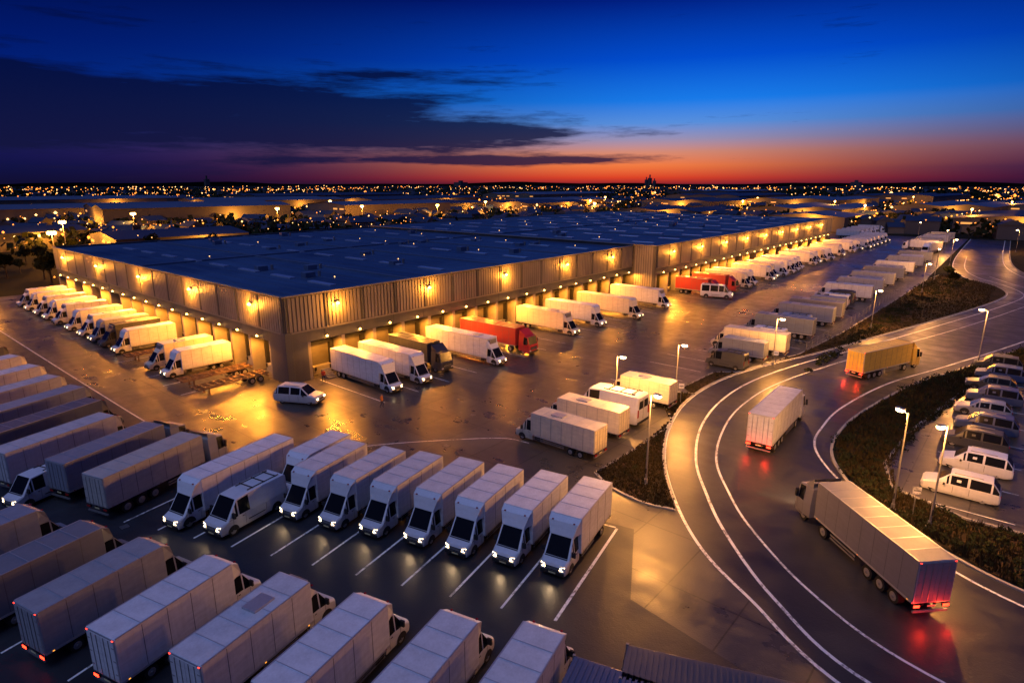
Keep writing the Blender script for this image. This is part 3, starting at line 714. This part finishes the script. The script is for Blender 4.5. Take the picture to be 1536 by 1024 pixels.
# ------------------------------------------------------------------ background
for nm,c in (('wallb',(.07,.07,.08)),('wallc',(.12,.11,.10)),('rooffar',(.018,.036,.085)),('roofpale',(.055,.09,.17))): MAT[nm]=simple(nm,c,.7,0,.05,.3,0,.2)
def far_shed(x,y,w,d,h,rot,wall='wallb',roof='rooffar',lights=True):
    b=MB()
    b.box(-w/2,w/2,-d/2,d/2,0,h,wall)
    k=max(1,int(d/30))
    for i in range(k):
        y0=-d/2+d*i/k-(.4 if i==0 else 0);y1=-d/2+d*(i+1)/k+(.4 if i==k-1 else 0);ym=(y0+y1)/2
        b.face([(-w/2-.4,y0,h+.02),(w/2+.4,y0,h+.02),(w/2+.4,ym,h+1.8),(-w/2-.4,ym,h+1.8)],roof)
        b.face([(-w/2-.4,ym,h+1.8),(w/2+.4,ym,h+1.8),(w/2+.4,y1,h+.02),(-w/2-.4,y1,h+.02)],roof)
        for s in (-1,1): b.face([(s*w/2,y0,h),(s*w/2,y1,h),(s*w/2,ym,h+1.75)],wall)
    n=int(w/8)
    for i in range(n):
        xx=-w/2+4+i*8
        b.box(xx-1.6,xx+1.6,-d/2-.08,-d/2-.001,0,3.8,'door')
        if i%2==0: b.box(xx-.05,xx+.05,-d/2-.06,-d/2-.001,3.9,h,'seam')
        if lights and random.random()<.75: b.ball((xx+4,-d/2-.4,5.5),.65,'glow_o' if random.random()<.6 else 'glow_y')
    n=int(d/8)
    for i in range(n):
        yy=-d/2+4+i*8
        b.box(-w/2-.08,-w/2-.001,yy-1.6,yy+1.6,0,3.8,'door')
        if random.random()<.3: b.box(-w/2-.1,-w/2-.02,yy-2.5,yy+2.5,h-3,h-2,'win')
        if lights and random.random()<.6: b.ball((-w/2-.4,yy+4,5.5),.6,'glow_o')
    o=add(b.mesh('far_warehouse_mesh'),'warehouse',(x,y,0),R(rot))
    if math.hypot(x,y)<760:
        plight('yard_light',(-w/2-5,-d*.1,7),24000,OR,.5,parent=o)
        plight('yard_light',(w*.15,-d/2-5,7),24000,OR,.5,parent=o)
for a in [(125,325,100,60,13,-8),(60,190,46,40,7,-5),(20,250,50,30,7,3),(250,300,90,50,12,-4),(330,330,70,60,10,0),(430,300,90,60,9,0),(-10,330,60,40,8,0),(90,420,140,60,11,-6),(250,470,120,80,12,-8),(400,450,150,80,11,0),(520,340,120,60,9,0),(560,190,110,70,10,-3),(650,110,140,80,11,-5),(470,60,110,60,9,0),(560,-20,120,60,10,-5),(420,-60,100,50,8,0),(640,-90,150,80,10,0),(380,130,60,60,8,0),(760,240,180,90,12,0),(880,60,180,90,12,-6),(840,-120,160,80,10,0),(700,480,200,90,12,0),(420,650,200,100,12,-5),(150,640,160,90,12,-5),(-20,560,120,70,10,0),(1000,350,200,100,14,0),(520,-150,90,50,9,-10),(430,-190,60,40,8,-10),(360,30,50,40,8,0)]:
    far_shed(*a,wall=random.choice(['wallb','wallc']),roof=random.choice(['rooffar','roofpale']))
CX,CY=-40.2,-73.0
def sector(dmin,dmax,spread=46):
    while True:
        d=dmin*(dmax/dmin)**random.random(); a=R(40.4+random.uniform(-spread,spread))
        x=CX+d*math.cos(a);y=CY+d*math.sin(a)
        if -60<x<345 and -130<y<118: continue
        return x,y,d
b=MB()
for i in range(1700):
    x,y,d=sector(330,4500)
    w=random.uniform(6,16);dd=random.uniform(6,12);h=random.uniform(3,7); M=Matrix.Translation((x,y,0))@Matrix.Rotation(random.uniform(0,3.14),4,'Z')
    b.box(-w/2,w/2,-dd/2,dd/2,0,h,random.choice(['wallb','wallc']),M)
    P=[M@Vector(p) for p in [(-w/2-.3,-dd/2-.3,h),(w/2+.3,-dd/2-.3,h),(w/2+.3,0,h+2.4),(-w/2-.3,0,h+2.4),(w/2+.3,dd/2+.3,h),(-w/2-.3,dd/2+.3,h)]]
    b.face([P[0],P[1],P[2],P[3]],'rooffar'); b.face([P[3],P[2],P[4],P[5]],'rooffar'); b.face([P[0],P[3],P[5]],'wallb'); b.face([P[1],P[4],P[2]],'wallb')
for (a,d,w,h) in [(28.2,6200,30,75),(28.5,6200,22,60),(27.8,6200,24,50),(66,4200,24,50),(12,5000,60,34),(45,5200,80,34)]:
    x=CX+d*math.cos(R(a));y=CY+d*math.sin(R(a)); b.box(x-w/2,x+w/2,y-w/2,y+w/2,0,h,'wallb'); b.box(x-w/6,x+w/6,y-w/6,y+w/6,h,h*1.4,'wallb')
add(b.mesh('distant_town'),'distant_town')
b=MB()
def tl(x,y,z,r,m):
    vs=[(x+r,y,z),(x-r,y,z),(x,y+r,z),(x,y-r,z),(x,y,z+r),(x,y,z-r)]
    b.mesh_add(vs,[(0,2,4),(2,1,4),(1,3,4),(3,0,4),(2,0,5),(1,2,5),(3,1,5),(0,3,5)],m)
clus=[sector(320,3200) for i in range(70)]
for i in range(3000):
    if random.random()<.7:
        cx,cy,d=random.choice(clus); x=cx+random.gauss(0,d*.05); y=cy+random.gauss(0,d*.05)
        if -60<x<345 and -130<y<118: continue
        d=math.hypot(x-CX,y-CY)
    else: x,y,d=sector(240,5000)
    r=d*random.uniform(.0004,.0010)*(2.3 if random.random()<.07 else 1)
    tl(x,y,random.uniform(4,9),min(3.4,r),random.choice(['glow_o','glow_o','glow_y']))
for i in range(70):
    x=random.uniform(-60,40); y=random.uniform(120,260); tl(x,y,random.uniform(2,5),random.uniform(.12,.3),random.choice(['glow_o','glow_y']))
# street-light rows along the estate roads
for (x0,y0,x1,y1,n) in [(-40,230,420,215,26),(360,-30,700,-50,22),(380,210,900,190,26),(60,380,620,385,26),(345,0,360,300,14),(-60,460,500,520,26),(500,-110,900,-60,20)]:
    for k in range(n):
        f=k/(n-1); tl(x0+(x1-x0)*f,y0+(y1-y0)*f,8,.5 if y0<300 else .75,'glow_y' if k%4==0 else 'glow_o')
add(b.mesh('town_lights'),'town_lights')
def mast(x,y,e):
    b=MB(); b.cyl((0,0,0),(0,0,12),.18,.1,8,'metal'); b.box(-.9,.9,-.15,.15,11.9,12.1,'metal')
    for s in (-.7,0,.7): b.ball((s,-.2,11.8),.65,'lamp_o',1)
    o=add(b.mesh('floodlight_mast_mesh'),'floodlight_mast',(x,y,0)); plight('flood_light',(0,-.8,11.0),e,OR,.5,parent=o)
for p in [(72,262),(150,268),(205,262),(12,150),(-12,118),(250,240),(330,270),(420,230),(480,120),(600,150),(430,20),(520,60),(400,-40),(600,-50),(350,180),(100,370),(260,380),(540,290),(30,210),(700,200),(760,40)]: mast(*p,9000 if math.hypot(*p)<160 else 45000)
def tree_mesh(h,seed):
    random.seed(seed); b=MB(); b.cyl((0,0,0),(0.1,0,h*.45),.22,.13,8,'bark')
    for k in range(7):
        a=k*2.4; z=h*random.uniform(.3,.5); L=h*random.uniform(.22,.38)
        e=(math.cos(a)*L*.7,math.sin(a)*L*.7,z+L*.8); b.cyl((0.05,0,z),e,.09,.03,6,'bark',False)
        clump(b,e,h*random.uniform(.13,.2),110,fl=1,s=.32)
    b.cyl((.1,0,h*.45),(0,.1,h*.8),.13,.03,6,'bark',False)
    for k in range(5): clump(b,(random.uniform(-1,1)*h*.12,random.uniform(-1,1)*h*.12,h*random.uniform(.6,.88)),h*.16,110,fl=1,s=.32)
    return b.mesh('tree_mesh')
TM=[tree_mesh(7,1),tree_mesh(8.5,2),tree_mesh(6,3)]
random.seed(21)
TP=[(-22,128),(-30,140),(-8,135),(5,128),(-34,118),(22,132),(40,128),(60,134),(-16,150),(-40,160),(120,122),(150,124),(260,118),(280,110),(345,-70),(60,-92),(75,-88),(100,-90),(-38,100),(-42,112),(200,-95),(212,-130)]
TP+=[(random.uniform(-50,60),random.uniform(118,200)) for i in range(34)]
for (x,y) in TP: add(random.choice(TM),'tree',(x,y,0),random.uniform(0,6),scale=random.uniform(.6,1.1))
for (x,y) in [(172,-54.5),(158,-57)]: add(TM[2],'tree',(x,y,0.1),random.uniform(0,6),scale=.6)
b=MB()
for i in range(1500):
    x,y,d=sector(290,3000)
    s=random.uniform(4,8)*(1 if d<900 else 1.6)
    for q in range(26):
        p=Vector((x+random.gauss(0,s*.5),y+random.gauss(0,s*.5),random.uniform(.5,s*1.1)))
        u=Vector((random.uniform(-1,1),random.uniform(-1,1),random.uniform(-1,1))).normalized(); v=u.orthogonal().normalized(); ss=s*.22
        b.face([p-u*ss,p+v*ss,p+u*ss,p-v*ss],'leaf')
add(b.mesh('distant_trees'),'distant_trees')
MAT['hill']=simple('hill',(.006,.008,.009),1,0,.001,.3,0,0)
b=MB()
for d0,hh,sd in ((6500,26,1),(9500,50,2)):
    random.seed(sd); prev=None
    for k in range(121):
        a=R(40.4-60+k); z=hh*(.45+.3*math.sin(k*.21+sd)+.2*math.sin(k*.53+1)+.1*random.random())
        p=(CX+d0*math.cos(a),CY+d0*math.sin(a)); q=(CX+d0*1.4*math.cos(a),CY+d0*1.4*math.sin(a))
        if prev: b.face([(*prev[0],-2),(*p,-2),(*p,z),(*prev[0],prev[2])],'hill'); b.face([(*prev[0],prev[2]),(*p,z),(*q,0),(*prev[1],0)],'hill')
        prev=(p,q,z)
add(b.mesh('hills'),'hills')
random.seed(5)
b=MB()
pts=[(62+3*i,-47.3-(i*.055 if i<20 else 1.1+(i-20)*.03)) for i in range(28)]
for (x,y) in pts: b.cyl((x,y,.1),(x,y,1.5),.05,.05,6,'metal')
for z in (.5,1.0,1.42):
    for p,q in zip(pts,pts[1:]): b.cyl((*p,z),(*q,z),.025,.025,5,'metal',False)
add(b.mesh('fence'),'fence')
def container(x,y,rz,L,col):
    b=MB(); b.cbox(0,L,-1.22,1.22,.1,2.55,'paint',.03)
    n=int(L/.28)
    for i in range(n):
        xx=.15+i*.28; b.box(xx,xx+.12,-1.1,1.1,2.55,2.6,'paint')
        for s in (-1,1): b.box(xx,xx+.12,s*1.235-.02,s*1.235+.02,.3,2.4,'paint')
    for xx in (0,L):
        for s in (-1,1): b.box(xx-.07,xx+.07,s*1.19-.07,s*1.19+.07,.03,2.62,'metal')
    for yy in (-.8,-.3,.3,.8): b.cyl((-.06,yy,.2),(-.06,yy,2.4),.025,.025,6,'metal')
    add(b.mesh('container_mesh'),'shipping_container',(x,y,.02),R(rz),col)
container(-16.5,-60.3,-68,9,(.07,.07,.09)); container(-19.0,-58.5,-74,6,(.04,.08,.18))
def sign(x,y,a):
    b=MB(); b.cyl((0,0,0),(0,0,2.4),.04,.04,8,'metal'); b.box(-.35,.35,-.06,-.03,1.8,2.5,'metal'); b.box(-.31,.31,-.066,-.061,1.84,2.46,'line'); b.box(-.25,.25,-.072,-.067,2.1,2.2,'seam')
    add(b.mesh('road_sign_mesh'),'road_sign',(x,y,.1),R(a))
sign(14.9,-68.6,-60); sign(27.2,-42.6,-60); sign(50,-46.4,-70)

# ------------------------------------------------------------------ people
def personmat(name,top,leg):
    m,t,b=newmat(name)
    z=t.node('ShaderNodeSeparateXYZ'); t.l.new(t.node('ShaderNodeTexCoord').outputs['Object'],z.inputs[0])
    c=t.ramp(t.M('DIVIDE',z.outputs[2],1.85),[(0,(.02,.02,.02,1)),(.05,leg),(.5,top),(.82,(.45,.26,.18,1)),(.93,(.03,.02,.015,1))],'CONSTANT')
    t.set(b.inputs['Base Color'],c); b.inputs['Roughness'].default_value=.8; return m
def person(x,y,a,top):
    J=[(0,0,.95),(0,0,1.2),(0,0,1.42),(0,0,1.53),(0.01,0,1.66),(0.01,0,1.76),
       (0,.1,.92),(.12,.11,.5),(.02,.12,.09),(.17,.13,.05),(0,-.1,.92),(-.03,-.11,.5),(-.22,-.12,.12),(-.08,-.13,.05),
       (0,.2,1.42),(-.06,.25,1.14),(.08,.26,.9),(.13,.26,.8),(0,-.2,1.42),(.04,-.25,1.14),(.2,-.25,.94),(.26,-.25,.86),
       (.2,.24,.73),(.19,.27,.72),(.16,.29,.72),(.15,.22,.74),(.34,-.23,.8),(.33,-.26,.79),(.3,-.28,.79),(.3,-.22,.82),(.1,0.01,1.64)]
    E=[(0,1),(1,2),(2,3),(3,4),(4,5),(0,6),(6,7),(7,8),(8,9),(0,10),(10,11),(11,12),(12,13),(2,14),(14,15),(15,16),(16,17),(2,18),(18,19),(19,20),(20,21),(17,22),(17,23),(17,24),(17,25),(21,26),(21,27),(21,28),(21,29),(4,30)]
    rr=[.15,.14,.16,.055,.09,.075,.1,.065,.045,.04,.1,.065,.045,.04,.075,.05,.038,.035,.075,.05,.038,.035]+[.011]*8+[.02]
    me=bpy.data.meshes.new('person_body'); me.from_pydata(J,E,[]); me.update()
    o=add(me,'person',(x,y,.03),R(a)); me.materials.append(personmat('person_clothes',top,(.03,.035,.06,1)))
    sk=o.modifiers.new('skin','SKIN')
    for i,v in enumerate(me.skin_vertices[0].data): v.radius=(rr[i],rr[i]); v.use_root=(i==0)
    sb=o.modifiers.new('sub','SUBSURF'); sb.levels=1; sb.render_levels=2
for (x,y,a,c) in [(2.6,-16.2,-70,(.5,.16,.02,1)),(3.8,-2.2,-100,(.5,.05,.02,1))]:
    try: person(x,y,a,c)
    except Exception as e: print('person',e)

# ------------------------------------------------------------------ sky, sun, camera
w=bpy.data.worlds.new('World'); scene.world=w; w.use_nodes=True
t=NT(w.node_tree); t.n.clear()
out=t.node('ShaderNodeOutputWorld'); bg=t.node('ShaderNodeBackground')
d=t.node('ShaderNodeTexCoord').outputs['Generated']
sp=t.node('ShaderNodeSeparateXYZ'); t.l.new(d,sp.inputs[0]); X,Y,Z=sp.outputs
ga=R(29.5)
al=t.M('ADD',t.M('MULTIPLY',X,math.cos(ga)),t.M('MULTIPLY',Y,math.sin(ga)))
rt=t.M('ADD',t.M('MULTIPLY',X,math.sin(ga)),t.M('MULTIPLY',Y,-math.cos(ga)))
az=t.M('MULTIPLY',t.M('ARCTAN2',rt,al),180/math.pi)
el=t.M('MULTIPLY',t.M('ARCSINE',Z),180/math.pi)
e01=t.M('DIVIDE',el,40.0,clamp=True)
glow=t.ramp(e01,[(0,rgb(150,40,45)),(.012,rgb(220,66,38)),(.038,rgb(244,124,66)),(.065,rgb(218,140,114)),(.092,rgb(156,146,180)),(.125,rgb(88,144,222)),(.17,rgb(24,122,232)),(.25,rgb(0,76,205)),(.36,rgb(0,30,130)),(.6,rgb(2,16,90)),(1,rgb(20,40,120))])
dark=t.ramp(e01,[(0,rgb(16,14,48)),(.03,rgb(14,18,68)),(.10,rgb(6,22,96)),(.2,rgb(0,24,112)),(.37,rgb(0,8,62)),(.6,rgb(2,12,75)),(1,rgb(20,35,110))])
def gaus(v,c,s): return t.M('EXPONENT',t.M('MULTIPLY',t.M('POWER',t.M('ABSOLUTE',t.M('DIVIDE',t.M('SUBTRACT',v,c),s)),2.0),-1.0))
g1=gaus(az,-1.0,18.0); up_=gaus(az,6.0,29.0)
hi=t.M('DIVIDE',t.M('SUBTRACT',el,1.2),5.0,clamp=True)
gf=t.M('ADD',t.M('MULTIPLY',g1,t.M('SUBTRACT',1.0,hi)),t.M('MULTIPLY',up_,hi),clamp=True)
base=t.mix(gf,dark,glow)
cv=t.node('ShaderNodeCombineXYZ'); t.set(cv.inputs[0],t.M('MULTIPLY',az,.075)); t.set(cv.inputs[1],t.M('MULTIPLY',el,.70)); cv.inputs[2].default_value=5.3
cn=t.noise(cv.outputs[0],1.0,10,.66)
m1=t.M('MULTIPLY',gaus(el,5.4,3.9),t.M('DIVIDE',t.M('SUBTRACT',-3.0,az),24.0,clamp=True))
m2=t.M('MULTIPLY',gaus(el,4.1,.9),gaus(az,-15.0,14.0))
m3=t.M('MULTIPLY',gaus(el,1.95,.4),gaus(az,-11.0,14.0))
m4=t.M('MULTIPLY',gaus(el,8.9,.45),gaus(az,-22.0,5.0))
ms=t.M('ADD',t.M('ADD',m1,t.M('MULTIPLY',m2,.8)),t.M('ADD',t.M('MULTIPLY',m3,.75),t.M('MULTIPLY',m4,.6)))
cl=t.M('ADD',cn,t.M('MULTIPLY',ms,.41))
cf=t.ramp(cl,[(.62,0.0),(.80,.92)])
ccol=t.ramp(e01,[(0,rgb(34,22,56)),(.05,rgb(20,22,62)),(.2,rgb(4,14,58)),(.4,rgb(1,6,40))])
base=t.mix(cf,base,ccol)
sky=t.node('ShaderNodeTexSky'); sky.sky_type='NISHITA'; sky.sun_disc=False; sky.sun_elevation=R(-3); sky.sun_rotation=R(90-29.5)
base=t.mix(1.0,base,t.mix(1.0,sky.outputs[0],(.002,.002,.003,1),'MULTIPLY'),'ADD')
t.l.new(base,bg.inputs['Color']); bg.inputs['Strength'].default_value=1.0; t.l.new(bg.outputs[0],out.inputs['Surface'])
sl=bpy.data.lights.new('sun','SUN'); sl.energy=1.0; sl.angle=R(50); sl.color=(.50,.60,1.0)
so=bpy.data.objects.new('sun',sl); COL.objects.link(so)
so.rotation_euler=Vector((.55,.10,-1)).to_track_quat('-Z','Y').to_euler()

cam=bpy.data.cameras.new('camera'); co=bpy.data.objects.new('camera',cam); COL.objects.link(co)
cam.sensor_width=36; cam.lens=925/1536*36; cam.clip_end=60000; cam.clip_start=.5
co.location=(CX,CY,26); co.rotation_euler=(R(90-14.37),0,R(40.4-90))
scene.camera=co
scene.view_settings.view_transform='Standard'; scene.view_settings.look='None'; scene.view_settings.exposure=0
print('objs',len(bpy.data.objects))
